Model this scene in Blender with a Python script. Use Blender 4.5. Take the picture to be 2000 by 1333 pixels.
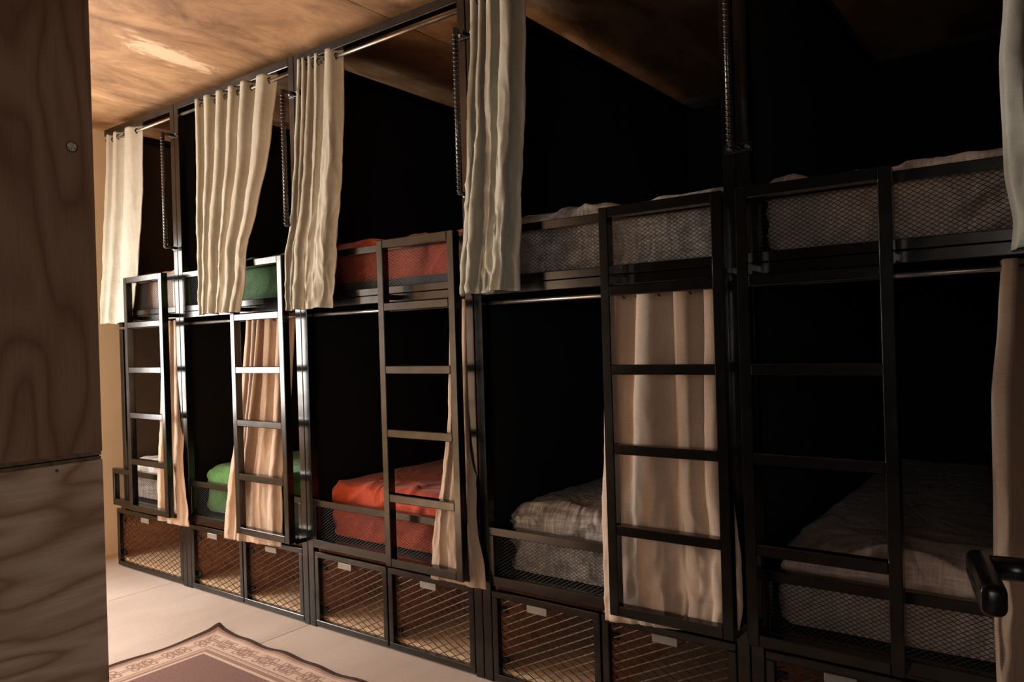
import bpy, bmesh, math, random
from mathutils import Vector, Matrix, noise

# ------------------------------------------------------------------ clear
for o in list(bpy.data.objects):
    bpy.data.objects.remove(o, do_unlink=True)
SC = bpy.context.scene
COL = SC.collection
PI = math.pi

# ------------------------------------------------------------------ camera
def make_camera():
    yaw, pit, rol = -0.6392, -0.0011, -0.0301
    fw = Vector((math.sin(yaw)*math.cos(pit), math.cos(yaw)*math.cos(pit), math.sin(pit)))
    rt = Vector((math.cos(yaw), -math.sin(yaw), 0))
    up = rt.cross(fw)
    r2 = rt*math.cos(rol) + up*math.sin(rol)
    u2 = up*math.cos(rol) - rt*math.sin(rol)
    cd = bpy.data.cameras.new('camera')
    cd.sensor_width = 36.0
    cd.sensor_fit = 'HORIZONTAL'
    cd.lens = 1481.6/2000*36.0
    cd.clip_start = 0.02
    co = bpy.data.objects.new('camera', cd)
    m = Matrix((( r2.x, u2.x, -fw.x, 4.005), (r2.y, u2.y, -fw.y, -2.2912), (r2.z, u2.z, -fw.z, 1.3223), (0, 0, 0, 1)))
    co.matrix_world = m
    COL.objects.link(co)
    SC.camera = co
make_camera()

# ------------------------------------------------------------------ world, lights, exposure
w = bpy.data.worlds.new('world')
SC.world = w
w.use_nodes = True
w.node_tree.nodes['Background'].inputs[0].default_value = (0.75, 0.82, 1.0, 1)
w.node_tree.nodes['Background'].inputs[1].default_value = 0.5

def area(name, loc, target, sx, sy, energy, color):
    ld = bpy.data.lights.new(name, 'AREA')
    ld.shape = 'RECTANGLE'
    ld.size, ld.size_y = sx, sy
    ld.energy = energy
    ld.color = color
    lo = bpy.data.objects.new(name, ld)
    lo.location = loc
    d = Vector(target) - Vector(loc)
    lo.rotation_euler = d.to_track_quat('-Z', 'Y').to_euler()
    COL.objects.link(lo)
    return lo
# daylight of the two windows of the side room
area('daylight_tall_window', (0.10, -3.46, 0.95), (0.10, 0.0, 0.95), 1.3, 1.55, 28.0, (1.0, 0.76, 0.52))
area('daylight_end_window', (-1.16, -1.35, 1.45), (1.0, -1.35, 1.45), 1.55, 1.27, 150.0, (0.98, 0.96, 0.93))
# added fill light behind the doorway, unseen, for the near bunks and partition
area('corridor_fill', (4.6, -4.56, 1.5), (4.6, 0.0, 1.5), 1.5, 1.5, 26.0, (1.0, 0.90, 0.80))
# low afternoon sun falling through the tall window onto the side room floor
sd = bpy.data.lights.new('sun', 'SUN')
sd.energy = 52.0
sd.angle = math.radians(0.6)
sd.color = (1.0, 0.80, 0.58)
so = bpy.data.objects.new('sun', sd)
so.rotation_euler = Vector((-0.35, 1.0, -1.15)).to_track_quat('-Z', 'Y').to_euler()
so.location = (1.5, -8, 6)
COL.objects.link(so)

SC.view_settings.view_transform = 'Standard'
SC.view_settings.look = 'None'
SC.view_settings.gamma = 1.0
SC.view_settings.use_curve_mapping = False
SC.view_settings.exposure = 0.15

# ------------------------------------------------------------------ materials
def new_mat(name):
    m = bpy.data.materials.new(name)
    m.use_nodes = True
    nt = m.node_tree
    return m, nt, nt.nodes['Principled BSDF']

def nd(nt, kind, **kw):
    n = nt.nodes.new(kind)
    for k, v in kw.items():
        setattr(n, k, v)
    return n

def coords(nt, scale=(1, 1, 1), rot=(0, 0, 0), out='Object'):
    tc = nd(nt, 'ShaderNodeTexCoord')
    mp = nd(nt, 'ShaderNodeMapping')
    mp.inputs['Scale'].default_value = scale
    mp.inputs['Rotation'].default_value = rot
    nt.links.new(tc.outputs[out], mp.inputs['Vector'])
    return mp.outputs['Vector']

def noise_tex(nt, vec, scale, detail=4, rough=0.55, dist=0.0):
    n = nd(nt, 'ShaderNodeTexNoise')
    n.inputs['Scale'].default_value = scale
    n.inputs['Detail'].default_value = detail
    n.inputs['Roughness'].default_value = rough
    n.inputs['Distortion'].default_value = dist
    nt.links.new(vec, n.inputs['Vector'])
    return n.outputs['Fac']

def ramp(nt, fac, stops):
    r = nd(nt, 'ShaderNodeValToRGB')
    e = r.color_ramp.elements
    while len(e) < len(stops):
        e.new(0.5)
    for i, (p, c) in enumerate(stops):
        e[i].position = p
        e[i].color = (c[0], c[1], c[2], 1)
    nt.links.new(fac, r.inputs['Fac'])
    return r.outputs['Color']

def mixc(nt, fac, a, b, mode='MIX'):
    m = nd(nt, 'ShaderNodeMix', data_type='RGBA', blend_type=mode)
    if isinstance(fac, float):
        m.inputs[0].default_value = fac
    else:
        nt.links.new(fac, m.inputs[0])
    for i, v in ((6, a), (7, b)):
        if isinstance(v, tuple):
            m.inputs[i].default_value = (v[0], v[1], v[2], 1)
        else:
            nt.links.new(v, m.inputs[i])
    return m.outputs[2]

def bump(nt, p, h, strength, dist=0.002):
    b = nd(nt, 'ShaderNodeBump')
    b.inputs['Strength'].default_value = strength
    b.inputs['Distance'].default_value = dist
    nt.links.new(h, b.inputs['Height'])
    nt.links.new(b.outputs['Normal'], p.inputs['Normal'])

def m_steel(name, base, rough, metal):
    m, nt, p = new_mat(name)
    v = coords(nt)
    f = noise_tex(nt, v, 9, 5, 0.6)
    c = ramp(nt, f, [(0.3, tuple(x*0.75 for x in base)), (0.7, tuple(x*1.2 for x in base))])
    nt.links.new(c, p.inputs['Base Color'])
    r = nd(nt, 'ShaderNodeMapRange')
    r.inputs['To Min'].default_value = rough*0.8
    r.inputs['To Max'].default_value = rough*1.25
    nt.links.new(noise_tex(nt, v, 30, 3), r.inputs['Value'])
    nt.links.new(r.outputs['Result'], p.inputs['Roughness'])
    p.inputs['Metallic'].default_value = metal
    return m

def m_plain(name, col, rough=0.6, metal=0.0, var=0.12, scale=8):
    m, nt, p = new_mat(name)
    v = coords(nt)
    f = noise_tex(nt, v, scale, 4)
    c = ramp(nt, f, [(0.3, tuple(x*(1-var) for x in col)), (0.7, tuple(min(1, x*(1+var)) for x in col))])
    nt.links.new(c, p.inputs['Base Color'])
    p.inputs['Roughness'].default_value = rough
    p.inputs['Metallic'].default_value = metal
    return m

def m_cloth(name, col, var=0.12, weave=900, trans=0.0, heather=None, bstr=0.25, crease=0.0):
    m, nt, p = new_mat(name)
    v = coords(nt)
    f = noise_tex(nt, v, 6, 3)
    c = ramp(nt, f, [(0.3, tuple(x*(1-var) for x in col)), (0.7, tuple(min(1, x*(1+var)) for x in col))])
    v2 = coords(nt, (weave, weave*0.12, weave*0.12))
    v3 = coords(nt, (weave*0.12, weave*0.12, weave))
    f2 = noise_tex(nt, v2, 0.35, 2)
    f3 = noise_tex(nt, v3, 0.35, 2)
    add = nd(nt, 'ShaderNodeMath', operation='ADD')
    nt.links.new(f2, add.inputs[0])
    nt.links.new(f3, add.inputs[1])
    half = nd(nt, 'ShaderNodeMath', operation='MULTIPLY')
    half.inputs[1].default_value = 0.5
    nt.links.new(add.outputs[0], half.inputs[0])
    if heather:
        h = ramp(nt, half.outputs[0], [(0.40, tuple(heather[0])), (0.60, tuple(heather[1]))])
        c = mixc(nt, 0.75, c, h)
    else:
        h = ramp(nt, half.outputs[0], [(0.35, (0.82, 0.82, 0.82)), (0.65, (1.0, 1.0, 1.0))])
        c = mixc(nt, 0.8, c, h, 'MULTIPLY')
    nt.links.new(c, p.inputs['Base Color'])
    p.inputs['Roughness'].default_value = 0.9
    p.inputs['Specular IOR Level'].default_value = 0.15
    p.inputs['Sheen Weight'].default_value = 0.15
    bump(nt, p, half.outputs[0], bstr, 0.001)
    if crease > 0:
        wv = noise_tex(nt, coords(nt, (1.0, 0.8, 0.8), (0.3, 0.5, 0.4)), 4.2, 2, 0.45, 1.2)
        rg = nd(nt, 'ShaderNodeMath', operation='PINGPONG')
        rg.inputs[1].default_value = 0.12
        nt.links.new(wv, rg.inputs[0])
        b2 = nd(nt, 'ShaderNodeBump')
        b2.inputs['Strength'].default_value = crease
        b2.inputs['Distance'].default_value = 0.12
        nt.links.new(rg.outputs[0], b2.inputs['Height'])
        nt.links.new(b2.outputs['Normal'], [n for n in nt.nodes if n.type == 'BUMP'][0].inputs['Normal'])
    if trans > 0:
        out = nt.nodes['Material Output']
        tr = nd(nt, 'ShaderNodeBsdfTranslucent')
        nt.links.new(c, tr.inputs['Color'])
        mx = nd(nt, 'ShaderNodeMixShader')
        mx.inputs[0].default_value = trans
        nt.links.new(p.outputs[0], mx.inputs[1])
        nt.links.new(tr.outputs[0], mx.inputs[2])
        nt.links.new(mx.outputs[0], out.inputs['Surface'])
    return m

def m_plywood(name, light, dark, axis='Z', scale=1.0, contrast=(0.35, 0.65), rough=0.6, bands=9.0):
    """flame-grained rotary cut veneer: contour bands of a stretched noise field"""
    m, nt, p = new_mat(name)
    st = {'Z': (2.2, 2.2, 0.55), 'Y': (2.2, 0.55, 2.2), 'X': (0.5, 2.2, 2.2)}[axis]
    v = coords(nt, tuple(s*scale for s in st))
    f = noise_tex(nt, v, 1.6, 2, 0.45, 0.6)
    mul = nd(nt, 'ShaderNodeMath', operation='MULTIPLY')
    mul.inputs[1].default_value = bands
    nt.links.new(f, mul.inputs[0])
    pp = nd(nt, 'ShaderNodeMath', operation='PINGPONG')
    pp.inputs[1].default_value = 0.5
    nt.links.new(mul.outputs[0], pp.inputs[0])
    dbl = nd(nt, 'ShaderNodeMath', operation='MULTIPLY')
    dbl.inputs[1].default_value = 2.0
    nt.links.new(pp.outputs[0], dbl.inputs[0])
    c = ramp(nt, dbl.outputs[0], [(contrast[0], light), (contrast[1], tuple(0.6*a+0.4*b for a, b in zip(light, dark))), (1.0, dark)])
    fine = {'Z': (160, 160, 5), 'Y': (160, 5, 160), 'X': (5, 160, 160)}[axis]
    g = noise_tex(nt, coords(nt, fine), 1.0, 3)
    gc = ramp(nt, g, [(0.3, (0.84, 0.84, 0.84)), (0.7, (1.05, 1.05, 1.05))])
    c = mixc(nt, 0.8, c, gc, 'MULTIPLY')
    big = ramp(nt, noise_tex(nt, coords(nt), 1.3, 2), [(0.3, (0.86, 0.82, 0.8)), (0.7, (1, 1, 1))])
    c = mixc(nt, 0.7, c, big, 'MULTIPLY')
    nt.links.new(c, p.inputs['Base Color'])
    p.inputs['Roughness'].default_value = rough
    bump(nt, p, g, 0.15, 0.001)
    return m

PATCH = (0.46, -0.25, 2.775)
def m_ceiling():
    m, nt, p = new_mat('stained_ceiling_board')
    a = noise_tex(nt, coords(nt, (2.2, 1.1, 1)), 1.0, 9, 0.68, 1.0)
    c = ramp(nt, a, [(0.34, (0.15, 0.075, 0.035)), (0.43, (0.30, 0.16, 0.075)), (0.53, (0.42, 0.235, 0.115)), (0.68, (0.54, 0.325, 0.17))])
    b = noise_tex(nt, coords(nt, (4.5, 1.3, 1)), 1.6, 7, 0.68, 1.2)
    g = ramp(nt, b, [(0.30, (0.62, 0.57, 0.52)), (0.5, (1, 1, 1)), (0.75, (1.08, 1.06, 1.03))])
    c = mixc(nt, 0.85, c, g, 'MULTIPLY')
    pt = noise_tex(nt, coords(nt, (2.6, 0.75, 1), (0, 0, 0.1)), 1.15, 5, 0.5, 0.6)
    pk = ramp(nt, pt, [(0.60, (0, 0, 0)), (0.68, (0.75, 0.75, 0.75))])
    c = mixc(nt, pk, c, (0.82, 0.56, 0.36))
    # pale scuffed patch
    ge = nd(nt, 'ShaderNodeNewGeometry')
    mp = nd(nt, 'ShaderNodeMapping', vector_type='TEXTURE')
    mp.inputs['Location'].default_value = PATCH
    mp.inputs['Rotation'].default_value = (0, 0, 0.25)
    mp.inputs['Scale'].default_value = (0.13, 0.36, 1.0)
    nt.links.new(ge.outputs['Position'], mp.inputs['Vector'])
    ln = nd(nt, 'ShaderNodeVectorMath', operation='LENGTH')
    nt.links.new(mp.outputs['Vector'], ln.inputs[0])
    ad = nd(nt, 'ShaderNodeMath', operation='MULTIPLY_ADD')
    ad.inputs[1].default_value = 2.0
    nt.links.new(noise_tex(nt, coords(nt, (5, 2.0, 1)), 2.2, 8, 0.7, 0.8), ad.inputs[0])
    nt.links.new(ln.outputs['Value'], ad.inputs[2])
    pr = nd(nt, 'ShaderNodeMapRange')
    pr.inputs['From Min'].default_value = 1.45
    pr.inputs['From Max'].default_value = 1.75
    pr.inputs['To Min'].default_value = 0.7
    pr.inputs['To Max'].default_value = 0.0
    nt.links.new(ad.outputs[0], pr.inputs['Value'])
    c = mixc(nt, pr.outputs['Result'], c, (0.86, 0.62, 0.41))
    sp = noise_tex(nt, coords(nt, (22, 9, 1)), 1.5, 4, 0.7)
    sk = ramp(nt, sp, [(0.30, (0.6, 0.55, 0.5)), (0.42, (1, 1, 1))])
    c = mixc(nt, 0.5, c, sk, 'MULTIPLY')
    nt.links.new(c, p.inputs['Base Color'])
    p.inputs['Roughness'].default_value = 0.62
    bump(nt, p, b, 0.12, 0.003)
    return m

def m_floor():
    m, nt, p = new_mat('polished_screed')
    a = noise_tex(nt, coords(nt, (2.0, 0.8, 1)), 1.8, 6, 0.6, 0.5)
    c = ramp(nt, a, [(0.3, (0.52, 0.41, 0.34)), (0.7, (0.64, 0.53, 0.45))])
    b = noise_tex(nt, coords(nt), 60, 3)
    g = ramp(nt, b, [(0.3, (0.93, 0.93, 0.93)), (0.7, (1.03, 1.03, 1.03))])
    c = mixc(nt, 0.7, c, g, 'MULTIPLY')
    nt.links.new(c, p.inputs['Base Color'])
    r = nd(nt, 'ShaderNodeMapRange')
    r.inputs['To Min'].default_value = 0.38
    r.inputs['To Max'].default_value = 0.6
    nt.links.new(a, r.inputs['Value'])
    nt.links.new(r.outputs['Result'], p.inputs['Roughness'])
    return m

def m_rug():
    m, nt, p = new_mat('woven_rug')
    at = nd(nt, 'ShaderNodeAttribute', attribute_name='weave')
    v = coords(nt, (260, 900, 260))
    f = noise_tex(nt, v, 0.5, 2)
    g = ramp(nt, f, [(0.35, (0.72, 0.70, 0.68)), (0.65, (1.12, 1.12, 1.12))])
    c = mixc(nt, 0.8, at.outputs['Color'], g, 'MULTIPLY')
    nt.links.new(c, p.inputs['Base Color'])
    p.inputs['Roughness'].default_value = 0.95
    p.inputs['Specular IOR Level'].default_value = 0.1
    bump(nt, p, f, 0.4, 0.002)
    return m

def m_glass():
    m, nt, p = new_mat('clear_glass')
    out = nt.nodes['Material Output']
    nt.nodes.remove(p)
    t = nd(nt, 'ShaderNodeBsdfTransparent')
    g = nd(nt, 'ShaderNodeBsdfGlossy')
    g.inputs['Roughness'].default_value = 0.02
    mx = nd(nt, 'ShaderNodeMixShader')
    mx.inputs[0].default_value = 0.05
    nt.links.new(t.outputs[0], mx.inputs[1])
    nt.links.new(g.outputs[0], mx.inputs[2])
    nt.links.new(mx.outputs[0], out.inputs['Surface'])
    return m

M = {
    'steel': m_steel('dark_raw_steel', (0.058, 0.054, 0.050), 0.21, 0.97),
    'mesh_steel': m_steel('expanded_steel', (0.055, 0.050, 0.045), 0.34, 0.95),
    'guard_mesh': m_steel('dark_expanded_steel', (0.02, 0.018, 0.017), 0.5, 0.6),
    'tab': m_steel('pull_tab_steel', (0.26, 0.23, 0.20), 0.5, 0.6),
    'rod': m_steel('curtain_rod_steel', (0.42, 0.37, 0.32), 0.3, 0.9),
    'rebar': m_steel('rebar_steel', (0.09, 0.085, 0.08), 0.28, 0.95),
    'bolt': m_steel('zinc_bolt', (0.6, 0.58, 0.55), 0.25, 1.0),
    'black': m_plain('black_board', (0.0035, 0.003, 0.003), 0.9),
    'shade_board': m_plain('brown_shade_board', (0.11, 0.075, 0.05), 0.8),  # shade inside the far end bunk put into a dark brown
    'black_metal': m_steel('black_handle_metal', (0.012, 0.012, 0.013), 0.22, 0.3),
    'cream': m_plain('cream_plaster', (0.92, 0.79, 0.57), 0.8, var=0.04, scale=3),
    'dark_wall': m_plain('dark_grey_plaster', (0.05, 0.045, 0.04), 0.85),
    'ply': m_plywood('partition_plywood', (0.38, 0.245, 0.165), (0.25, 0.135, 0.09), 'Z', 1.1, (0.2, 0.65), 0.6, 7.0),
    'ply_low': m_plywood('partition_plywood_lower', (0.74, 0.60, 0.45), (0.42, 0.25, 0.175), 'Y', 1.25, (0.15, 0.6), 0.6, 9.0),  # lower sheet lighter: light falling off upwards is put into the two sheet colours
    'ply_edge': m_plain('plywood_edge', (0.22, 0.14, 0.09), 0.7, scale=60, var=0.35),
    'locker_ply': m_plywood('locker_plywood', (0.66, 0.31, 0.17), (0.46, 0.19, 0.10), 'X', 1.5),
    'locker_floor': m_plywood('locker_floor_plywood', (0.95, 0.68, 0.42), (0.82, 0.52, 0.30), 'X', 1.5),
    'knot': m_plain('knot_plug', (0.62, 0.52, 0.42), 0.6, scale=160, var=0.6),
    'knot_rim': m_plain('knot_rim', (0.05, 0.03, 0.02), 0.7),
    'ceiling': m_ceiling(),
    'floor': m_floor(),
    'grout': m_plain('floor_joint', (0.22, 0.17, 0.14), 0.9),
    'rug': m_rug(),
    'glass': m_glass(),
    'win_frame': m_plain('window_frame_paint', (0.10, 0.09, 0.08), 0.5),
    'cur_up': m_cloth('olive_linen', (0.45, 0.428, 0.35), 0.07, 700, 0.10),
    'cur_low': m_cloth('peach_linen', (0.60, 0.44, 0.325), 0.07, 700, 0.12),
    'eyelet': m_steel('eyelet_metal', (0.10, 0.09, 0.08), 0.35, 0.9),
    'core': m_plain('charcoal_mattress_cover', (0.07, 0.085, 0.10), 0.8),
    'sheet_green': m_cloth('green_sheet', (0.12, 0.27, 0.085), 0.15, 500, crease=0.35),
    'sheet_red': m_cloth('red_sheet', (0.47, 0.07, 0.026), 0.12, 500, crease=0.35),
    'sheet_grey': m_cloth('grey_heather_sheet', (0.38, 0.335, 0.30), 0.1, 260, heather=((0.19, 0.165, 0.145), (0.58, 0.53, 0.48)), bstr=0.5, crease=0.5),
    'sheet_taupe': m_cloth('taupe_sheet', (0.50, 0.39, 0.32), 0.1, 420, heather=((0.38, 0.29, 0.235), (0.62, 0.49, 0.41)), bstr=0.3, crease=0.35),
    'sheet_pale': m_cloth('pale_grey_sheet', (0.42, 0.38, 0.33), 0.15, 160, heather=((0.24, 0.21, 0.19), (0.60, 0.55, 0.50)), bstr=0.6, crease=0.5),
    'door_paint': m_plain('door_paint', (0.035, 0.03, 0.028), 0.6),
}

# ------------------------------------------------------------------ mesh helpers
def chamfer_box(x0, x1, y0, y1, z0, z1, b=0.0):
    """verts, faces of a box with chamfered edges"""
    if b <= 0:
        v = [(x, y, z) for z in (z0, z1) for y in (y0, y1) for x in (x0, x1)]
        f = [(0, 2, 3, 1), (4, 5, 7, 6), (0, 1, 5, 4), (2, 6, 7, 3), (0, 4, 6, 2), (1, 3, 7, 5)]
        return v, f
    c = ((x0+x1)/2, (y0+y1)/2, (z0+z1)/2)
    h = ((x1-x0)/2, (y1-y0)/2, (z1-z0)/2)
    b = min(b, min(h)*0.9)
    verts, idx = [], {}
    def vt(a, s):
        k = (a, s)
        if k not in idx:
            p = [c[i]+s[i]*(h[i] if i == a else h[i]-b) for i in range(3)]
            idx[k] = len(verts)
            verts.append(tuple(p))
        return idx[k]
    faces = []
    for a in range(3):
        o = [i for i in range(3) if i != a]
        for s in (-1, 1):
            q = []
            for (p1, p2) in ((-1, -1), (1, -1), (1, 1), (-1, 1)):
                sg = [0, 0, 0]
                sg[a] = s
                sg[o[0]], sg[o[1]] = p1, p2
                q.append(vt(a, tuple(sg)))
            faces.append(tuple(q))
    for a in range(3):
        o = [i for i in range(3) if i != a]
        for s1 in (-1, 1):
            for s2 in (-1, 1):
                q = []
                for t, ax in ((-1, o[0]), (1, o[0]), (1, o[1]), (-1, o[1])):
                    sg = [0, 0, 0]
                    sg[a] = t
                    sg[o[0]], sg[o[1]] = s1, s2
                    q.append(vt(ax, tuple(sg)))
                faces.append(tuple(q))
    for sx in (-1, 1):
        for sy in (-1, 1):
            for sz in (-1, 1):
                faces.append(tuple(vt(a, (sx, sy, sz)) for a in range(3)))
    return verts, faces

class MB:
    def __init__(self):
        self.v, self.f = [], []
    def add(self, v, f):
        n = len(self.v)
        self.v += v
        self.f += [tuple(i+n for i in q) for q in f]
        return self
    def box(self, x0, x1, y0, y1, z0, z1, b=0.0):
        return self.add(*chamfer_box(x0, x1, y0, y1, z0, z1, b))
    def tube(self, a, b, r, n=12, r2=None):
        a, b = Vector(a), Vector(b)
        d = (b-a).normalized()
        t = Vector((0, 0, 1)) if abs(d.z) < 0.9 else Vector((1, 0, 0))
        u = d.cross(t).normalized()
        w_ = d.cross(u)
        v = []
        for p, rr in ((a, r), (b, r if r2 is None else r2)):
            for i in range(n):
                an = 2*PI*i/n
                v.append(tuple(p+(u*math.cos(an)+w_*math.sin(an))*rr))
        f = [(i, (i+1) % n, n+(i+1) % n, n+i) for i in range(n)]
        f += [tuple(range(n-1, -1, -1)), tuple(range(n, 2*n))]
        return self.add(v, f)
    def torus(self, c, axis, R, r, n=20, m=8):
        c, d = Vector(c), Vector(axis).normalized()
        t = Vector((0, 0, 1)) if abs(d.z) < 0.9 else Vector((1, 0, 0))
        u = d.cross(t).normalized()
        w_ = d.cross(u)
        v, f = [], []
        for i in range(n):
            an = 2*PI*i/n
            e = u*math.cos(an)+w_*math.sin(an)
            for j in range(m):
                bn = 2*PI*j/m
                v.append(tuple(c+e*(R+r*math.cos(bn))+d*(r*math.sin(bn))))
        for i in range(n):
            for j in range(m):
                f.append((i*m+j, ((i+1) % n)*m+j, ((i+1) % n)*m+(j+1) % m, i*m+(j+1) % m))
        return self.add(v, f)
    def mesh(self, name, mat, smooth=False):
        me = bpy.data.meshes.new(name)
        me.from_pydata(self.v, [], self.f)
        bm = bmesh.new()
        bm.from_mesh(me)
        bmesh.ops.recalc_face_normals(bm, faces=bm.faces)
        bm.to_mesh(me)
        bm.free()
        if smooth:
            for p in me.polygons:
                p.use_smooth = True
        me.materials.append(mat)
        return me

def link(name, me, parent=None, loc=(0, 0, 0), rot=(0, 0, 0)):
    o = bpy.data.objects.new(name, me)
    o.location = loc
    o.rotation_euler = rot
    COL.objects.link(o)
    if parent is not None:
        o.parent = parent
    return o

def empty(name, loc, parent=None, rot=(0, 0, 0)):
    o = link(name, None, parent, loc, rot)
    o.empty_display_size = 0.1
    return o

def tag(o, label, cat, group=None):
    o['label'] = label
    o['category'] = cat
    if group:
        o['group'] = group
    return o

def struct(o, label, cat):
    o['kind'] = 'structure'
    o['label'] = label
    o['category'] = cat
    return o

_bars = {}
def bar(name, x0, x1, y0, y1, z0, z1, mat, parent, b=0.002):
    """square tube; the mesh is shared between bars of the same size"""
    sx, sy, sz = round(x1-x0, 4), round(y1-y0, 4), round(z1-z0, 4)
    k = (sx, sy, sz, mat, b)
    if k not in _bars:
        _bars[k] = MB().box(-sx/2, sx/2, -sy/2, sy/2, -sz/2, sz/2, b).mesh(name, M[mat])
    return link(name, _bars[k], parent, ((x0+x1)/2, (y0+y1)/2, (z0+z1)/2))

# ------------------------------------------------------------------ room shell
XL, XR = -1.08, 5.4          # end wall with a window, far right wall
YB = 2.12                    # wall behind the bunks
YF = -2.25                   # wall with the doorway the view comes through
YA = -3.40                   # wall of the side room beyond the plywood partition
XP = 1.832                   # plane of the plywood partition
ZC = 2.775

# floor: joint bed plus big slabs
fl = link('floor', MB().box(XL-0.1, XR+0.1, YA-1.2, YB+0.1, -0.06, -0.006).mesh('floor', M['grout']))
struct(fl, 'pale pinkish polished screed floor in large slabs', 'floor')
xs = [XL-0.1, -0.15, 1.05, 2.25, 3.45, 4.65, XR+0.1]
ys = [YA-1.2, -3.15, -1.25, 0.65, YB+0.1]
for i in range(len(xs)-1):
    for j in range(len(ys)-1):
        g = 0.0015
        bar('slab', xs[i]+g, xs[i+1]-g, ys[j]+g, ys[j+1]-g, -0.03, 0.0, 'floor', fl, 0.001)

# ceiling: boards with a narrow shadow joint
ce = link('ceiling', MB().box(XL-0.1, XR+0.1, -4.7, YB+0.1, ZC+0.012, ZC+0.08).mesh('ceiling', M['dark_wall']))
struct(ce, 'rust brown streaked ceiling boards with pale scuffs', 'ceiling')
cx = [XL-0.1, 1.58, 4.02, XR+0.1]
for i in range(len(cx)-1):
    bar('ceiling_board', cx[i]+0.002, cx[i+1]-0.002, -4.7, YB+0.1, ZC, ZC+0.012, 'ceiling', ce, 0.0)

# end wall (left) with a window opening y -1.85..-0.65, z 1.0..2.3
WL = (-2.14, -0.56, 0.80, 2.10)
mb = MB()
mb.box(XL-0.12, XL, WL[1], YB, 0, ZC)
mb.box(XL-0.12, XL, YA, WL[0], 0, ZC)
mb.box(XL-0.12, XL, WL[0], WL[1], 0, WL[2])
mb.box(XL-0.12, XL, WL[0], WL[1], WL[3], ZC)
struct(link('wall_left', mb.mesh('wall_left', M['cream'])), 'cream plaster end wall beside the first bunk', 'wall')
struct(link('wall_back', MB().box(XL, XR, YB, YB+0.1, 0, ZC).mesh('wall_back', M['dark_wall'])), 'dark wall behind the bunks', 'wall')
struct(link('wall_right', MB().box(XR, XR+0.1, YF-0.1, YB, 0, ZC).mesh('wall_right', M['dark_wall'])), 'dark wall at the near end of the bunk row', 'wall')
# wall with the doorway
DX0, DX1, DH = 2.25, 4.16, 2.10
mb = MB()
mb.box(XP+0.04, DX0, YF-0.1, YF, 0, ZC)
mb.box(DX1, XR, YF-0.1, YF, 0, ZC)
mb.box(DX0, DX1, YF-0.1, YF, DH, ZC)
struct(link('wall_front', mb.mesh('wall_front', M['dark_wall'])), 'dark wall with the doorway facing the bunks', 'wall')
# wall of the side room with a tall window
WA = (-0.57, 0.77, 0.16, 1.74)
mb = MB()
mb.box(XL-0.12, WA[0], YA-0.12, YA, 0, ZC)
mb.box(WA[1], XP+0.04, YA-0.12, YA, 0, ZC)
mb.box(WA[0], WA[1], YA-0.12, YA, 0, WA[2])
mb.box(WA[0], WA[1], YA-0.12, YA, WA[3], ZC)
struct(link('wall_side', mb.mesh('wall_side', M['cream'])), 'cream wall of the side room with a tall window', 'wall')

# corridor behind the doorway
YC = -4.5
WC = (3.82, 5.38, 0.74, 2.26)
mb = MB()
mb.box(XP+0.04, WC[0], YC-0.12, YC, 0, ZC)
mb.box(WC[1], XR+0.1, YC-0.12, YC, 0, ZC)
mb.box(WC[0], WC[1], YC-0.12, YC, 0, WC[2])
mb.box(WC[0], WC[1], YC-0.12, YC, WC[3], ZC)
mb.box(XP+0.001, XP+0.04, YC, YA-0.12, 0, ZC)
mb.box(XR, XR+0.1, YC, YF-0.1, 0, ZC)
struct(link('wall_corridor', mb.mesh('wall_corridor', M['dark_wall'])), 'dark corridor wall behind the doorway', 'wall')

struct(link('added_sunshade', MB().box(XP+0.3, XR+1.6, YC-2.8, YC-0.121, 2.40, 2.48).mesh('added_sunshade', M['dark_wall'])), 'added unseen canopy outside the corridor window', 'sunshade')  # added unseen slab keeping the sun out of the corridor opening

def window(name, horiz, a0, a1, z0, z1, c, n, label):
    """frame and panes in the plane of a wall; c is the plane coordinate"""
    root = empty(name, ((a0+a1)/2, c, z0) if horiz else (c, (a0+a1)/2, z0))
    struct(root, label, 'window')
    h = (a1-a0)/2
    def b(nm, u0, u1, w0, w1, t, mat):
        if horiz:
            bar(nm, u0, u1, -t, t, w0, w1, mat, root)
        else:
            bar(nm, -t, t, u0, u1, w0, w1, mat, root)
    H = z1-z0
    f = 0.045
    b('frame_jamb', -h, -h+f, 0, H, 0.025, 'win_frame')
    b('frame_jamb', h-f, h, 0, H, 0.025, 'win_frame')
    b('frame_rail', -h+f, h-f, 0, f, 0.025, 'win_frame')
    b('frame_rail', -h+f, h-f, H-f, H, 0.025, 'win_frame')
    wd = (2*h-2*f)/n
    for i in range(n):
        u = -h+f+i*wd
        if i:
            b('mullion', u-0.015, u+0.015, f, H-f, 0.02, 'win_frame')
        b('pane', u+0.016, u+wd-0.016, f+0.001, H-f-0.001, 0.003, 'glass')
window('window_1', True, WA[0], WA[1], WA[2], WA[3], YA-0.03, 2, 'tall two-pane window of the side room')
window('fill_window', True, WC[0], WC[1], WC[2], WC[3], YC-0.04, 2, 'added unseen two-pane window for the corridor fill light')  # added out of view to carry the corridor fill lamp
window('window_2', False, WL[0], WL[1], WL[2], WL[3], XL-0.04, 2, 'dark framed window in the cream end wall')

# ------------------------------------------------------------------ bunks
W = 1.0596
BAYS = [(-0.80, 0.0), (0.0, W), (W, 2*W), (2*W, 3*W), (3*W, 4*W)]
HT = 2.70
T = 0.040                    # post tube
LADF, LADB = -0.092, -0.055  # ladder front and back
RUNGS = [0.4175, 0.685, 0.953, 1.215, 1.475]

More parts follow.
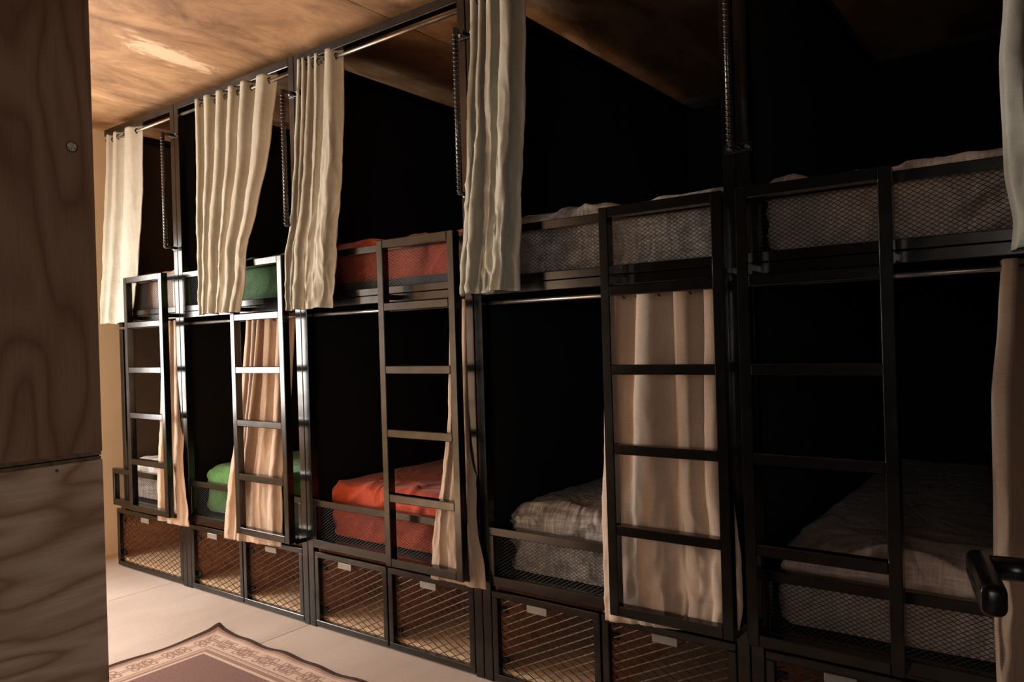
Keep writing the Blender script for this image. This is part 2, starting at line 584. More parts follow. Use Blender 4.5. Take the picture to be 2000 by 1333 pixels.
_mesh_cache = {}
def expanded(w_, h_, px, pz, sw, st, tilt, mat='mesh_steel'):
    """expanded metal sheet: staggered diamonds of flat twisted strands, in the XZ plane"""
    k = (round(w_, 3), round(h_, 3), px, pz)
    if k in _mesh_cache:
        return _mesh_cache[k]
    nx, nz = int(math.ceil(w_/px*2)), int(math.ceil(h_/pz*2))
    dx, dz = w_/nx, h_/nz
    mb = MB()
    for j in range(nz):
        for i in range(nx):
            if (i+j) % 2 == 0:
                a, b, s = (i*dx, j*dz), ((i+1)*dx, (j+1)*dz), 1
            else:
                a, b, s = (i*dx, (j+1)*dz), ((i+1)*dx, j*dz), -1
            ux, uz = b[0]-a[0], b[1]-a[1]
            L = math.hypot(ux, uz)
            ux, uz = ux/L, uz/L
            # in-plane normal of the strand and a ribbon turned about its own axis
            nxv, nzv = -uz*s, ux*s
            ct, sn = math.cos(tilt), math.sin(tilt)
            wv = (nxv*ct*sw/2, sn*sw/2, nzv*ct*sw/2)
            tv = (-nxv*sn*st/2, ct*st/2, -nzv*sn*st/2)
            vs = []
            for p in (a, b):
                for (e, g) in ((-1, -1), (1, -1), (1, 1), (-1, 1)):
                    vs.append((p[0]-w_/2+wv[0]*e+tv[0]*g, wv[1]*e+tv[1]*g, p[1]-h_/2+wv[2]*e+tv[2]*g))
            mb.add(vs, [(0, 1, 5, 4), (1, 2, 6, 5), (2, 3, 7, 6), (3, 0, 4, 7)])
    me = mb.mesh('mesh_panel', M[mat])
    _mesh_cache[k] = me
    return me

def guard(parent, x0, x1, ztop, zmid, zbot, zb2, stacked):
    g = empty('guard_rail', ((x0+x1)/2, 0.02, zbot), parent)
    ox, oy, oz = (x0+x1)/2, 0.02, zbot
    def r(nm, a0, a1, c0, c1):
        bar(nm, a0-ox, a1-ox, 0.0-oy, 0.034-oy, c0-oz, c1-oz, 'steel', g)
    r('top_rail', x0, x1, ztop-0.032, ztop)
    if stacked:
        r('bottom_rail', x0, x1, zb2+0.001, zmid)
        r('bed_rail', x0, x1, zbot, zb2-0.001)
    else:
        r('bottom_rail', x0, x1, zbot, zmid)
    r('end_upright', x0, x0+0.022, zmid, ztop-0.032)
    r('end_upright', x1-0.022, x1, zmid, ztop-0.032)
    w_, h_ = x1-x0-0.044, ztop-0.032-zmid
    link('mesh_panel', expanded(w_, h_, 0.0215, 0.0135, 0.0017, 0.0008, 0.25, 'guard_mesh'), g, ((x0+x1)/2-ox, 0.016-oy, zmid+h_/2-oz))
    return g

def locker_door(parent, x0, x1, tabx, hinges=True):
    z0, z1 = 0.008, 0.356
    ox, oz = (x0+x1)/2, z0
    d = empty('locker_door', (ox, 0.015, z0), parent)
    def r(nm, a0, a1, c0, c1, y0=-0.015, y1=0.011, mat='steel'):
        bar(nm, a0-ox, a1-ox, y0, y1, c0-oz, c1-oz, mat, d)
    r('door_rail', x0, x1, z1-0.026, z1)
    r('door_rail', x0, x1, z0, z0+0.026)
    r('door_stile', x0, x0+0.026, z0+0.026, z1-0.026)
    r('door_stile', x1-0.026, x1, z0+0.026, z1-0.026)
    w_, h_ = x1-x0-0.052, z1-z0-0.052
    link('mesh_panel', expanded(w_, h_, 0.062, 0.031, 0.0038, 0.0014, 0.32), d, (0, 0.002, (z1-z0)/2))
    r('pull_tab', tabx-0.045, tabx+0.045, z1-0.052, z1-0.024, -0.021, -0.0155, 'tab')
    if hinges:
        for zz in (z0+0.075, z1-0.075):
            r('hinge', x0+0.026, x0+0.058, zz-0.012, zz+0.012, 0.004, 0.016, 'black')

def ladder(parent, x0, x1):
    zt, zb = 1.752, 0.400
    ox = (x0+x1)/2
    l = empty('ladder', (ox, LADF, zb), parent)
    sw = 0.034
    def r(nm, a0, a1, c0, c1, y0=LADF, y1=LADB, b=0.0025):
        bar(nm, a0-ox, a1-ox, y0-LADF, y1-LADF, c0-zb, c1-zb, 'steel', l, b)
    r('stile', x0, x0+sw, zb, zt)
    r('stile', x1-sw, x1, zb, zt)
    for i, z in enumerate(RUNGS):
        r('rung', x0+sw, x1-sw, z-0.0165, z+0.0165)
    r('top_rung', x0+sw, x1-sw, zt-0.034, zt)
    for z in (0.4015, 1.517):
        for a in (x0+0.004, x1-0.030):
            r('standoff', a, a+0.026, z-0.011, z+0.011, LADB, 0.0)
    return l

_reb = None
def grab_bar(parent, x, ox, oz):
    """bent piece of ribbed reinforcing bar clamped to the pair of posts"""
    global _reb
    z0, z1 = 1.885, 2.52
    g = empty('grab_bar', (x-ox, -0.075, z0-oz), parent)
    if _reb is None:
        mb = MB()
        mb.tube((0, 0, 0), (0, 0, z1-z0), 0.0105, 12)
        n = int((z1-z0-0.02)/0.017)
        for i in range(n):
            z = 0.012+i*0.017
            mb.torus((0, 0, z), (0.45, 0.0, 1), 0.0105, 0.0034, 12, 5)
        _reb = mb.mesh('ribbed_bar', M['rebar'], True)
    link('ribbed_bar', _reb, g)
    for z in (0.004, z1-z0-0.004):
        arm = MB().tube((0, 0, 0), (0, 0.071, 0), 0.008, 12).mesh('bar_arm', M['rebar'], True)
        link('bar_arm', arm, g, (0, 0, z))
        bar('clamp_plate', -0.044, 0.044, 0.0655, 0.0745, z-0.014, z+0.014, 'black_metal', g, 0.002)
        for s in (-1, 1):
            b = MB().tube((0, 0, 0), (0, -0.009, 0), 0.006, 6).mesh('bolt', M['bolt'])
            link('bolt', b, g, (s*0.028, 0.0655, z))

BLABEL = ['narrow dark steel bunk frame at the far end beside the cream wall',
          'dark steel bunk frame holding the green mattresses',
          'dark steel bunk frame holding the red mattresses',
          'dark steel bunk frame holding the grey heather mattresses',
          'shadowed dark steel bunk frame holding the taupe mattresses, nearest the door']
bunks = []
for i, (x0, x1) in enumerate(BAYS):
    cx_ = (x0+x1)/2
    root = empty('bunk_bed_frame', (cx_, 0.0, 0.0))
    tag(root, BLABEL[i], 'bunk bed', 'row of steel bunk bed frames')
    def r(nm, a0, a1, y0, y1, z0, z1, mat='steel', b=0.002):
        return bar(nm, a0-cx_, a1-cx_, y0, y1, z0, z1, mat, root, b)
    g = 0.002
    # posts
    if i == 0:
        r('post', x0, x0+T, 0.055, 0.055+T, 0.372, HT-0.042)
    else:
        r('post', x0+g, x0+g+T, 0.0, T, 0.0, HT)
    r('post', x1-g-T, x1-g, 0.0, T, 0.0, HT)
    r('post', x0+g, x0+g+T, 2.0, 2.0+T, 0.0, HT)
    r('post', x1-g-T, x1-g, 2.0, 2.0+T, 0.0, HT)
    # top frame
    a0 = x0 if i == 0 else x0+g+T
    r('header_rail', a0, x1-g-T, 0.0, T, HT-0.04, HT)
    r('back_rail', x0+g+T, x1-g-T, 2.0, 2.0+T, HT-0.04, HT)
    r('side_rail', x0+g, x0+g+T, T if i else 0.04, 2.0, HT-0.04, HT)
    r('side_rail', x1-g-T, x1-g, T, 2.0, HT-0.04, HT)
    # partitions (the far end one is added, its dark brown standing in for shade)
    if i:
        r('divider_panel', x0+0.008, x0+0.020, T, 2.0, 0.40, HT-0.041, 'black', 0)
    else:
        r('divider_panel', x0+0.012, x0+0.024, 0.096, 2.0, 0.40, HT-0.041, 'shade_board', 0)
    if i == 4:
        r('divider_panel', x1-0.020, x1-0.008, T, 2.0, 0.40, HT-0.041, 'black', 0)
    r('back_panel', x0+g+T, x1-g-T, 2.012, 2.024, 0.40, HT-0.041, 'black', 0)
    # bed platforms
    px0 = x0+0.021 if i else x0+0.045
    px1 = x1-0.001 if i < 4 else x1-0.021
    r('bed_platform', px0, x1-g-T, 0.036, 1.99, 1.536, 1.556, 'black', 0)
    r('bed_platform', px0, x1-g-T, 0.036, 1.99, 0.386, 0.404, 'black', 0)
    # guards
    gx0, gx1 = (x0-0.028 if i == 0 else x0+g+T), x1-g-T
    guard(root, gx0-cx_, gx1-cx_, 1.753, 1.567, 1.500, 1.535, True)
    guard(root, gx0-cx_, gx1-cx_, 0.602, 0.414, 0.374, 0.0, False)
    # lockers
    lb = MB()
    lx0, lx1 = (x0+0.015 if i == 0 else x0+0.044), x1-0.044
    r('locker_floor', lx0, lx1, 0.03, 0.949, 0.012, 0.048, 'locker_floor', 0)
    lb.box(lx0, lx1, 0.95, 0.965, 0.012, 0.37)
    lb.box(lx0-0.012 if i == 0 else lx0, lx0 if i == 0 else lx0+0.010, 0.03, 0.95, 0.049, 0.37)
    lb.box(lx1-0.010, lx1, 0.03, 0.95, 0.049, 0.37)
    bx = link('locker_box', lb.mesh('locker_box', M['locker_ply']), root, (-cx_, 0, 0))
    bx['label'] = 'plywood box inside the locker'
    if i == 0:
        locker_door(root, x0+0.014-cx_, x1-0.046-cx_, x0+0.36-cx_)
    else:
        mid = (x0+x1)/2
        locker_door(root, x0+0.046-cx_, mid-0.004-cx_, x0+0.262-cx_)
        locker_door(root, mid+0.004-cx_, x1-0.046-cx_, mid+0.245-cx_)
        if i != 4:
            r('locker_divider', mid-0.004, mid+0.004, 0.032, 0.94, 0.049, 0.36, 'locker_ply', 0)
    # ladder
    if i < 4:
        ladder(root, x1-0.438-cx_, x1-0.016-cx_)
    else:
        ladder(root, x0+0.026-cx_, x0+0.446-cx_)
    # curtain rods
    for z in (2.632, 1.470):
        y = 0.048 if z < 2 else 0.02
        rd = MB().tube((-(x1-x0)/2+(0.0 if i == 0 else 0.043), y, z), ((x1-x0)/2-0.043, y, z), 0.008, 12).mesh('curtain_rod', M['rod'], True)
        link('curtain_rod', rd, root)
    # grab bar at the joint to the next bunk
    if i < 4:
        grab_bar(root, x1+0.012-cx_, 0, 0)
    bunks.append(root)

# ------------------------------------------------------------------ mattresses
def mattress(x0, x1, zb, zt, mat, label, seed, wr=0.010, z0=0.010):
    root = empty('mattress', ((x0+x1)/2, 0.074, zb))
    tag(root, label, 'mattress', 'mattresses on the bunks')
    hw, L, H = (x1-x0)/2, 1.88, zt-zb
    ci = 0.034 if z0 > 0.02 else 0.075
    link('mattress_core', MB().box(-hw+ci, hw-ci, ci, L-ci, 0.0, H*0.45, 0.012).mesh('mattress_core', M['core']), root)
    # fitted sheet: rounded box with pulled creases
    r = min(0.075, H*0.32)
    def lin(a, b, n):
        return [a+(b-a)*i/n for i in range(n+1)]
    X = lin(-hw, hw, 64)
    Yv = lin(0, 0.3, 24)+lin(0.3, L, 26)[1:]
    Z = lin(z0, H, 16)
    bm = bmesh.new()
    cache = {}
    def P(x, y, z):
        k = (round(x, 5), round(y, 5), round(z, 5))
        if k in cache:
            return cache[k]
        q = Vector((max(-hw+r, min(hw-r, x)), max(r, min(L-r, y)), max(z0+r*0.6, min(H-r, z))))
        p = Vector((x, y, z))
        d = p-q
        n = d.normalized() if d.length > 1e-9 else Vector((0, 0, 1))
        p2 = q+n*min(d.length, r) if d.length > 1e-9 else p
        if d.length <= 1e-9:
            p2 = p
        # creases
        s = Vector((x*5.0+seed*7.1, y*3.0, z*9.0))
        e1 = noise.noise(s)
        e2 = noise.noise(Vector((x*2.2+z*3.5+seed*3.3, y*2.0, z*2.4-x*1.5)))
        rid = 1-abs(noise.noise(Vector((x*7.0-z*9.0+seed, y*5.0+2.0, z*3.5+x*2.0))))*2.4
        f = max(0.0, 1-y/0.35)
        am = wr*(0.35+0.9*f)*min(1.0, 0.15+(z-z0)/0.06)
        p2 = p2+n*(am*(0.8*e1+0.7*e2)+am*0.75*max(0, rid)**2-am*0.6)
        p2.z = max(p2.z, 0.002)
        v = bm.verts.new(p2)
        cache[k] = v
        return v
    def grid(A, B, fn):
        for i in range(len(A)-1):
            for j in range(len(B)-1):
                q = [fn(A[i], B[j]), fn(A[i+1], B[j]), fn(A[i+1], B[j+1]), fn(A[i], B[j+1])]
                try:
                    bm.faces.new(q)
                except ValueError:
                    pass
    grid(X, Yv, lambda a, b: P(a, b, H))
    grid(X, Z, lambda a, b: P(a, 0.0, b))
    grid(X, Z, lambda a, b: P(a, L, b))
    grid(Yv, Z, lambda a, b: P(-hw, a, b))
    grid(Yv, Z, lambda a, b: P(hw, a, b))
    bmesh.ops.recalc_face_normals(bm, faces=bm.faces)
    me = bpy.data.meshes.new('fitted_sheet')
    bm.to_mesh(me)
    bm.free()
    for p in me.polygons:
        p.use_smooth = True
    me.materials.append(M[mat])
    link('fitted_sheet', me, root)
    return root

SH = [('sheet_taupe', 'sheet_pale'), ('sheet_green', 'sheet_green'), ('sheet_red', 'sheet_red'), ('sheet_grey', 'sheet_grey'), ('sheet_taupe', 'sheet_taupe')]
ML = [('brown sheeted mattress on the top bunk beside the cream wall', 'pale grey textured mattress on the bottom bunk beside the cream wall'),
      ('green sheeted mattress on the top bunk behind the widest olive curtain', 'bright green sheeted mattress on the bottom bunk'),
      ('red sheeted mattress on the top bunk over a charcoal cover', 'red sheeted mattress on the bottom bunk'),
      ('grey heather mattress on the top bunk, crumpled behind the wire guard', 'grey heather mattress on the bottom bunk with creased corner'),
      ('taupe sheeted mattress on the shadowed top bunk nearest the door', 'taupe sheeted mattress on the bottom bunk behind the black door lever')]
for i, (x0, x1) in enumerate(BAYS):
    a, b = (x0+0.05 if i == 0 else x0+0.046), x1-0.055
    wr = [0.015, 0.016, 0.017, 0.026, 0.021][i]
    mattress(a, b, 1.557, 1.808, SH[i][0], ML[i][0], i*2+1, wr*0.9, 0.045 if i == 2 else 0.010)
    mattress(a, b, 0.405, 0.676, SH[i][1], ML[i][1], i*2+2, wr)

# ------------------------------------------------------------------ curtains
def interp(tab, z):
    """tab: (z, x) from top to bottom"""
    if z >= tab[0][0]:
        return tab[0][1]
    for (za, xa), (zb, xb) in zip(tab, tab[1:]):
        if za >= z >= zb:
            t = (za-z)/(za-zb) if za != zb else 0
            t = t*t*(3-2*t)*0.5+t*0.5
            return xa+(xb-xa)*t
    return tab[-1][1]

def curtain(label, group, zt, zb, Lt, Rt, ytab, atab, n, mat, seed, zslope=0.0, wr=0.006, eyelets=True, phase=0.0, widths=None):
    rnd = random.Random(seed)
    xm = (Lt[-1][1]+Rt[-1][1])/2
    root = empty('curtain', (xm, ytab[-1][1], zb))
    tag(root, label, 'curtain', group)
    O = Vector((xm, ytab[-1][1], zb))
    # uneven fold widths
    wds = widths or [rnd.uniform(0.7, 1.4) for _ in range(n)]
    n = len(wds)
    s = sum(wds)
    acc = [0]
    for q in wds:
        acc.append(acc[-1]+q/s)
    amps = [rnd.uniform(0.75, 1.15) for _ in range(n+1)]
    NC, NR = max(40, n*16), 90
    verts, faces = [], []
    def phase_of(u):
        for k in range(n):
            if u <= acc[k+1]+1e-9:
                return k, (u-acc[k])/(acc[k+1]-acc[k])
        return n-1, 1.0
    for j in range(NR+1):
        t = j/NR
        z = zt+(zb-zt)*t
        xl, xr = interp(Lt, z), interp(Rt, z)
        y0, am = interp(ytab, z), interp(atab, z)
        for i in range(NC+1):
            u = i/NC
            uu = min(1, max(0, u+0.035*math.sin(2.2*PI*u+seed+1.5*t)*t*math.sin(PI*u)))
            k, fr = phase_of(uu)
            an = 2*PI*(k+fr+phase)
            a = am*(amps[k]*(1-fr)+amps[k+1]*fr)
            y = 2*(math.sin(an/2)**2+0.03)**(0.5+0.15*math.sin(seed+k*2.3))-1
            coarse = 2*abs(math.sin(an/4+seed))-1
            y = y*(1-0.5*t)+0.75*t*coarse*math.sin(PI*u)
            soft = 0.08*math.sin(2*an+seed+2.5*t)*t
            nz = noise.noise(Vector((u*4+seed*5.7, z*2.2, 0)))*0.5+noise.noise(Vector((u*11+seed*2.1, z*5.5+u*3, 3)))*0.5
            cr = (1-abs(noise.noise(Vector((u*9+z*6+seed, z*7-u*8, 7))))*2.2)
            yy = y0-a*(y+soft)+wr*1.4*nz*(0.4+t)-wr*max(0, cr)**2*t
            wdt = (xr-xl)
            xx = xl+wdt*u+0.22*a*math.sin(2*an+0.6)+0.004*nz*t
            zz = z+zslope*(u-0.5)*t+0.004*y*t
            verts.append((xx-O.x, yy-O.y, zz-O.z))
    for j in range(NR):
        for i in range(NC):
            p = j*(NC+1)+i
            faces.append((p, p+1, p+NC+2, p+NC+1))
    me = bpy.data.meshes.new('cloth')
    me.from_pydata(verts, [], faces)
    for p in me.polygons:
        p.use_smooth = True
    me.materials.append(M[mat])
    o = link('cloth', me, root)
    md = o.modifiers.new('thickness', 'SOLIDIFY')
    md.thickness = 0.0025
    md.offset = 0
    if eyelets:
        e = MB().torus((0, 0, 0), (1, 0, 0), 0.0145, 0.0035, 18, 6).mesh('eyelet', M['eyelet'], True)
        row = int(0.022/((zt-zb)/NR))
        for k in range(2*n):
            q = k//2
            ph = q+(0.16 if k % 2 == 0 else 0.84)
            u = acc[q]+(acc[q+1]-acc[q])*(ph-q)
            v = verts[row*(NC+1)+int(round(u*NC))]
            link('eyelet', e, root, (v[0], v[1], 2.632-zb if zt > 2 else 1.47-zb))
    return root

GU, GL = 'olive curtains of the top bunks', 'peach curtains of the bottom bunks'
curtain('olive linen curtain drawn to the cream wall on the far top bunk', GU, 2.665, 1.497,
        [(2.665, -0.80), (2.24, -0.822), (1.93, -0.85), (1.50, -0.88)], [(2.65, -0.405), (2.25, -0.397), (1.83, -0.43), (1.49, -0.49)],
        [(2.66, 0.02), (1.80, -0.012), (1.497, -0.024)], [(2.66, 0.024), (1.8, 0.020), (1.5, 0.016)], 3, 'cur_up', 3, widths=[0.6, 0.7, 1.5])
curtain('wide olive linen curtain hanging over the ladder top of the green bunk', GU, 2.668, 1.497,
        [(2.66, 0.212), (2.37, 0.269), (2.026, 0.342), (1.751, 0.400), (1.50, 0.424)], [(2.66, 0.895), (2.19, 0.882), (2.015, 0.848), (1.793, 0.804), (1.656, 0.810), (1.487, 0.768)],
        [(2.66, 0.02), (2.37, -0.02), (2.026, -0.075), (1.751, -0.118), (1.50, -0.138)], [(2.66, 0.034), (2.1, 0.026), (1.75, 0.021), (1.5, 0.021)], 6, 'cur_up', 11, widths=[0.6, 1.1, 1.0, 0.9, 1.1, 1.5])
curtain('olive linen curtain gathered at the left post of the red bunk', GU, 2.672, 1.490,
        [(2.682, 1.092), (2.18, 1.085), (1.845, 1.065), (1.49, 1.048)], [(2.66, 1.372), (2.178, 1.392), (1.90, 1.384), (1.764, 1.391), (1.486, 1.375)],
        [(2.66, 0.02), (1.95, -0.03), (1.76, -0.065), (1.49, -0.075)], [(2.66, 0.024), (2.0, 0.024), (1.5, 0.024)], 5, 'cur_up', 23, widths=[0.5, 0.6, 0.8, 0.9, 2.2], wr=0.009)
curtain('crumpled olive linen curtain gathered at the left post of the grey bunk', GU, 2.668, 1.500,
        [(2.656, 2.162), (2.44, 2.168), (2.24, 2.156), (1.84, 2.163), (1.50, 2.137)], [(2.65, 2.394), (2.19, 2.410), (1.77, 2.407), (1.49, 2.402)],
        [(2.66, 0.0), (2.2, -0.035), (1.8, -0.075), (1.50, -0.095)], [(2.66, 0.028), (2.0, 0.034), (1.5, 0.034)], 4, 'cur_up', 37, wr=0.013, widths=[0.7, 0.7, 0.9, 2.0])
curtain('grey green linen curtain at the right edge of the shadowed top bunk', GU, 2.668, 1.510,
        [(2.66, 3.885), (2.14, 3.874), (1.99, 3.862), (1.71, 3.866), (1.58, 3.881), (1.50, 3.875)], [(2.66, 4.17), (2.0, 4.17), (1.5, 4.18)],
        [(2.66, 0.02), (1.9, -0.02), (1.50, -0.045)], [(2.66, 0.034), (1.5, 0.03)], 4, 'cur_up', 41)
yl = [(1.49, 0.048), (1.0, 0.015), (0.64, -0.027), (0.3, -0.028)]
al = [(1.49, 0.036), (1.0, 0.034), (0.64, 0.018), (0.3, 0.017)]
curtain('narrow peach curtain beside the ladder of the far bottom bunk', GL, 1.492, 0.352,
        [(1.479, -0.205), (0.987, -0.223), (0.352, -0.245)], [(1.49, -0.050), (0.993, -0.012), (0.352, 0.075)], yl, al, 3, 'cur_low', 5)
curtain('peach curtain behind the ladder of the green bottom bunk', GL, 1.492, 0.345,
        [(1.476, 0.585), (1.167, 0.559), (0.85, 0.501), (0.333, 0.412)], [(1.477, 0.914), (0.897, 0.910), (0.34, 0.891)], yl, al, 5, 'cur_low', 17, zslope=0.02, widths=[1.0, 0.6, 0.6, 1.7, 1.3])
curtain('pale peach curtain flaring below the ladder of the red bottom bunk', GL, 1.492, 0.366,
        [(1.468, 1.974), (1.053, 1.976), (0.785, 1.941), (0.513, 1.889), (0.36, 1.876)], [(1.462, 2.076), (1.057, 2.082), (0.584, 2.125), (0.36, 2.160)], yl, al, 3, 'cur_low', 29)
curtain('broad peach curtain hanging behind the black ladder of the grey bunk', GL, 1.495, 0.372,
        [(1.493, 2.668), (1.163, 2.668), (0.811, 2.676), (0.36, 2.684)], [(1.493, 3.128), (0.883, 3.130), (0.623, 3.166), (0.48, 3.168), (0.36, 3.150)], yl, al, 4, 'cur_low', 31, zslope=0.04, widths=[1.0, 1.4, 1.0, 0.9], wr=0.008)
curtain('peach curtain behind the black door lever at the nearest bottom bunk', GL, 1.492, 0.362,
        [(1.481, 3.848), (1.344, 3.839), (1.135, 3.821), (0.914, 3.820), (0.36, 3.822)], [(1.48, 4.15), (0.9, 4.16), (0.36, 4.17)], yl, al, 4, 'cur_low', 43, wr=0.009)

# ------------------------------------------------------------------ plywood partition
YE = -1.286
part = empty('plywood_partition', (XP, (YE+YA)/2, 0.0))
tag(part, 'tall flame-grained plywood partition of two sheets at the left edge', 'partition')
def pp(nm, x0, x1, y0, y1, z0, z1, mat, b=0.001):
    yc = (YE+YA)/2
    return link(nm, MB().box(x0-XP, x1-XP, y0-yc, y1-yc, z0, z1, b).mesh(nm, M[mat]), part)
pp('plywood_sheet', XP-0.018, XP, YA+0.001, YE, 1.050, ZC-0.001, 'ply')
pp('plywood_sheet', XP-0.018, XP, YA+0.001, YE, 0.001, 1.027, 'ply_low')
pp('joint_strip', XP-0.016, XP-0.007, YA+0.001, YE-0.001, 1.027, 1.036, 'ply_edge', 0)
pp('joint_strip', XP-0.016, XP-0.005, YA+0.001, YE-0.001, 1.0395, 1.050, 'ply_edge', 0)
pp('joint_backing', XP-0.018, XP-0.0161, YA+0.001, YE-0.001, 1.0275, 1.0495, 'black', 0)
pp('frame_stud', XP-0.06, XP-0.0185, YE-0.042, YE-0.002, 0.001, ZC-0.001, 'ply_edge')
yc = (YE+YA)/2
kn = MB().tube((0.0002, 0, 0), (0.0014, 0, 0), 0.0125, 20).mesh('knot_plug', M['knot'])
link('knot_plug', kn, part, (0, -1.342-yc, 1.883))
rim = MB().torus((0.0004, 0, 0), (1, 0, 0), 0.0135, 0.0016, 24, 6).mesh('knot_rim', M['knot_rim'])
o = link('knot_rim', rim, part, (0, -1.342-yc, 1.883))
sc_ = MB().tube((0.0, 0, 0), (0.0016, 0, 0), 0.0042, 12).mesh('screw', M['bolt'])
link('screw', sc_, part, (0, -1.405-yc, 1.013))

# ------------------------------------------------------------------ rug
def make_rug():
    X0, X1, Y0, Y1 = 0.735, 2.30, -1.20, -0.285
    nx, ny = 420, 250
    root = empty('rug', ((X0+X1)/2, (Y0+Y1)/2, 0.0))
    tag(root, 'brown and cream flatweave rug with knotwork border and a curled corner', 'rug')
    me = bpy.data.meshes.new('woven_mat')
    dark, light, fieldc, mid = (0.075, 0.045, 0.035), (0.68, 0.52, 0.42), (0.25, 0.15, 0.13), (0.36, 0.23, 0.18)
    Wd, Hd = X1-X0, Y1-Y0
    # knot motif as poly-lines in unit cell: s along (0..1), t across (-1..1)
    segs = []
    def poly(pts):
        for a, b in zip(pts, pts[1:]):
            segs.append((a, b))
    def circ(cs, ct, rs, rt_, a0, a1, n=14):
        poly([(cs+rs*math.cos(a0+(a1-a0)*i/n), ct+rt_*math.sin(a0+(a1-a0)*i/n)) for i in range(n+1)])
    poly([(0.0, 0.15), (0.14, 0.15), (0.30, -0.62), (0.46, 0.62), (0.62, -0.62), (0.72, 0.1), (0.84, 0.15), (1.0, 0.15)])
    poly([(0.0, -0.15), (0.14, -0.15), (0.30, 0.62), (0.46, -0.62), (0.62, 0.62), (0.72, -0.1), (0.84, -0.15), (1.0, -0.15)])
    poly([(0.22, -0.72), (0.38, -0.72), (0.38, 0.72), (0.54, 0.72), (0.54, -0.72), (0.68, -0.72)])
    poly([(0.22, 0.0), (0.70, 0.0)])
    circ(0.20, 0.46, 0.085, 0.34, 0, 2*PI)
    circ(0.20, -0.46, 0.085, 0.34, 0, 2*PI)
    circ(0.72, 0.46, 0.085, 0.34, 0, 2*PI)
    circ(0.72, -0.46, 0.085, 0.34, 0, 2*PI)
    CELL, HB = 0.150, 0.046
    NS, NT = 44, 28
    grid = [[0]*NT for _ in range(NS)]
    for a in range(NS):
        for b in range(NT):
            s, t = (a+0.5)/NS, ((b+0.5)/NT-0.5)*2
            best = 9
            for (p, q) in segs:
                px, py = (p[0]-s)*CELL, (p[1]-t)*HB
                qx, qy = (q[0]-s)*CELL, (q[1]-t)*HB
                dx, dy = qx-px, qy-py
                k = max(0, min(1, -(px*dx+py*dy)/(dx*dx+dy*dy+1e-12)))
                best = min(best, math.hypot(px+k*dx, py+k*dy))
            grid[a][b] = 1 if best < 0.0034 else 0
    verts, cols = [], []
    for j in range(ny+1):
        y = Hd*j/ny
        for i in range(nx+1):
            x = Wd*i/nx
            dl, dr, db, dt = x, Wd-x, y, Hd-y
            d = min(dl, dr, db, dt)
            # shape: curled left edge, slightly wavy long edge
            curl = 0.010*math.exp(-(dl/0.025)**2)*(0.35+0.65*math.exp(-(dt/0.10)**2)) + 0.006*math.exp(-(dl/0.05)**2)*(0.5+0.5*math.sin(y*17))
            curl += 0.008*math.exp(-((dl)/0.04)**2)*math.exp(-(dt/0.04)**2)
            curl += 0.0035*math.exp(-(dt/0.05)**2)*(1+math.sin(x*26+1.0))
            wx = 0.005*math.exp(-(dl/0.03)**2)*math.sin(y*13)-0.006*math.exp(-(dl/0.04)**2)*math.exp(-(dt/0.04)**2)
            wy = 0.005*math.exp(-(dt/0.06)**2)*math.sin(x*13+0.6)
            verts.append((x+wx-Wd/2, y+wy-Hd/2, 0.0035+curl))
            if d < 0.020:
                c = dark
            elif d < 0.034:
                c = mid
            elif d < 0.039:
                c = light
            elif d < 0.0435:
                c = mid
            elif d < 0.049:
                c = light
            elif d < 0.141:
                t = d-0.095
                along = x if d in (db, dt) else y
                a = int(((along+0.02) % CELL)/CELL*NS) % NS
                b = max(0, min(NT-1, int((t/HB*0.5+0.5)*NT)))
                c = mid if grid[a][b] else light
            elif d < 0.146:
                c = light
            elif d < 0.151:
                c = mid
            elif d < 0.156:
                c = light
            elif d < 0.161:
                c = mid
            elif d < 0.168:
                c = light
            elif d < 0.188:
                c = mid
            elif d < 0.202:
                c = light
            else:
                c = fieldc
            cols += [c[0], c[1], c[2], 1.0]
    faces = []
    for j in range(ny):
        for i in range(nx):
            p = j*(nx+1)+i
            faces.append((p, p+1, p+nx+2, p+nx+1))
    me.from_pydata(verts, [], faces)
    at = me.color_attributes.new('weave', 'FLOAT_COLOR', 'POINT')
    at.data.foreach_set('color', cols)
    me.materials.append(M['rug'])
    for p in me.polygons:
        p.use_smooth = True
    o = link('woven_mat', me, root, (0, 0, 0))
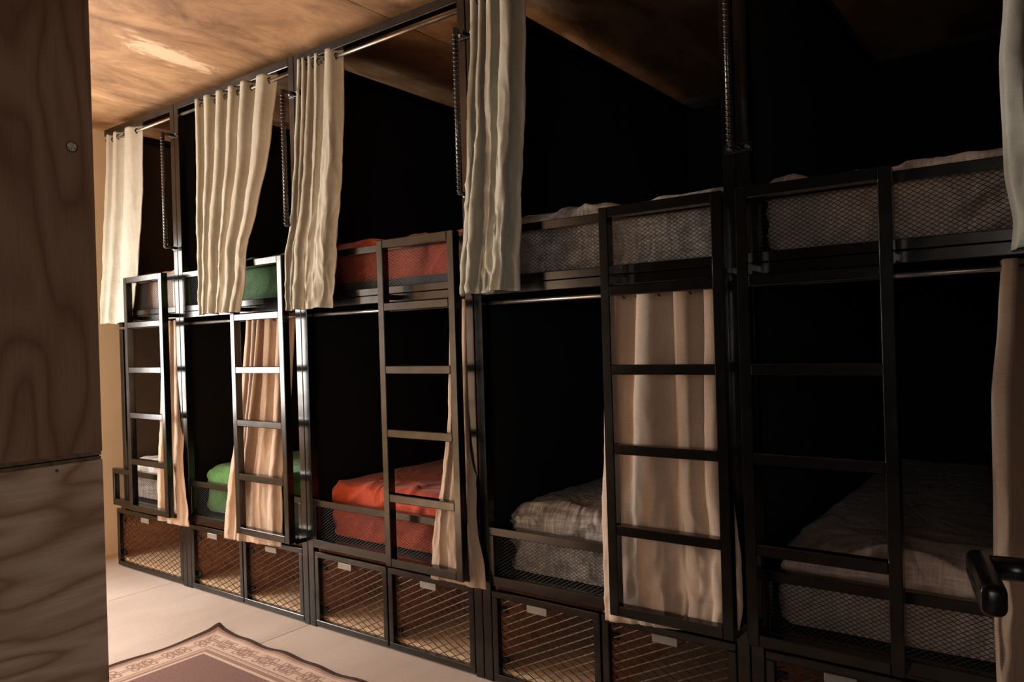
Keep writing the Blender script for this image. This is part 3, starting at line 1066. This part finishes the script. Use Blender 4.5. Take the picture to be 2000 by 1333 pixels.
    md = o.modifiers.new('thickness', 'SOLIDIFY')
    md.thickness = 0.005
    md.offset = 0
    root.rotation_euler = (0, 0, math.radians(-1.0))
make_rug()

# ------------------------------------------------------------------ open door with lever at the right edge
d = Vector((0.021, -0.109, 0)).normalized()          # lever direction, towards the hinge side
P1 = Vector((3.928, -1.474, 1.099))
nrm = Vector((-d.y, d.x, 0))                          # towards the leaf
if nrm.x < 0:
    nrm = -nrm
ang = math.atan2(d.y, d.x)
door = empty('door_1', (P1.x+nrm.x*0.065, P1.y+nrm.y*0.065, 0.0), None, (0, 0, ang))
struct(door, 'open dark door with a black lever at the right edge', 'door')
# local frame: x along the leaf towards the hinge, y perpendicular (leaf on the +y side when nrm is left of d)
sgn = 1.0 if (Vector((-d.y, d.x, 0)) - nrm).length < 1e-6 else -1.0
def dl(nm, x0, x1, y0, y1, z0, z1, mat, b=0.003):
    ya, yb = sorted((y0*sgn, y1*sgn))
    return link(nm, MB().box(x0, x1, ya, yb, z0, z1, b).mesh(nm, M[mat]), door)
dl('door_leaf', -0.055, 0.66, 0.0, 0.04, 0.008, 2.04, 'door_paint')
h = empty('door_handle', (0, 0, 1.10), door)
rose = MB().tube((0, 0.0, 0), (0, -0.008*sgn, 0), 0.026, 28).mesh('rose', M['black_metal'], True)
link('rose', rose, h)
neck = MB().tube((0, -0.006*sgn, 0), (0, -0.062*sgn, 0), 0.0108, 24).mesh('neck', M['black_metal'], True)
link('neck', neck, h)
ya, yb = (-0.075, -0.055) if sgn > 0 else (0.055, 0.075)
bm = bmesh.new()
bmesh.ops.create_cube(bm, size=1.0, matrix=Matrix.Translation((0.0455, (ya+yb)/2, 0)) @ Matrix.Diagonal((0.118, 0.020, 0.027, 1)))
bmesh.ops.bevel(bm, geom=list(bm.edges), offset=0.0075, segments=4, profile=0.5, affect='EDGES')
me = bpy.data.meshes.new('lever')
bm.to_mesh(me)
bm.free()
for p in me.polygons:
    p.use_smooth = True
me.materials.append(M['black_metal'])
link('lever', me, h)
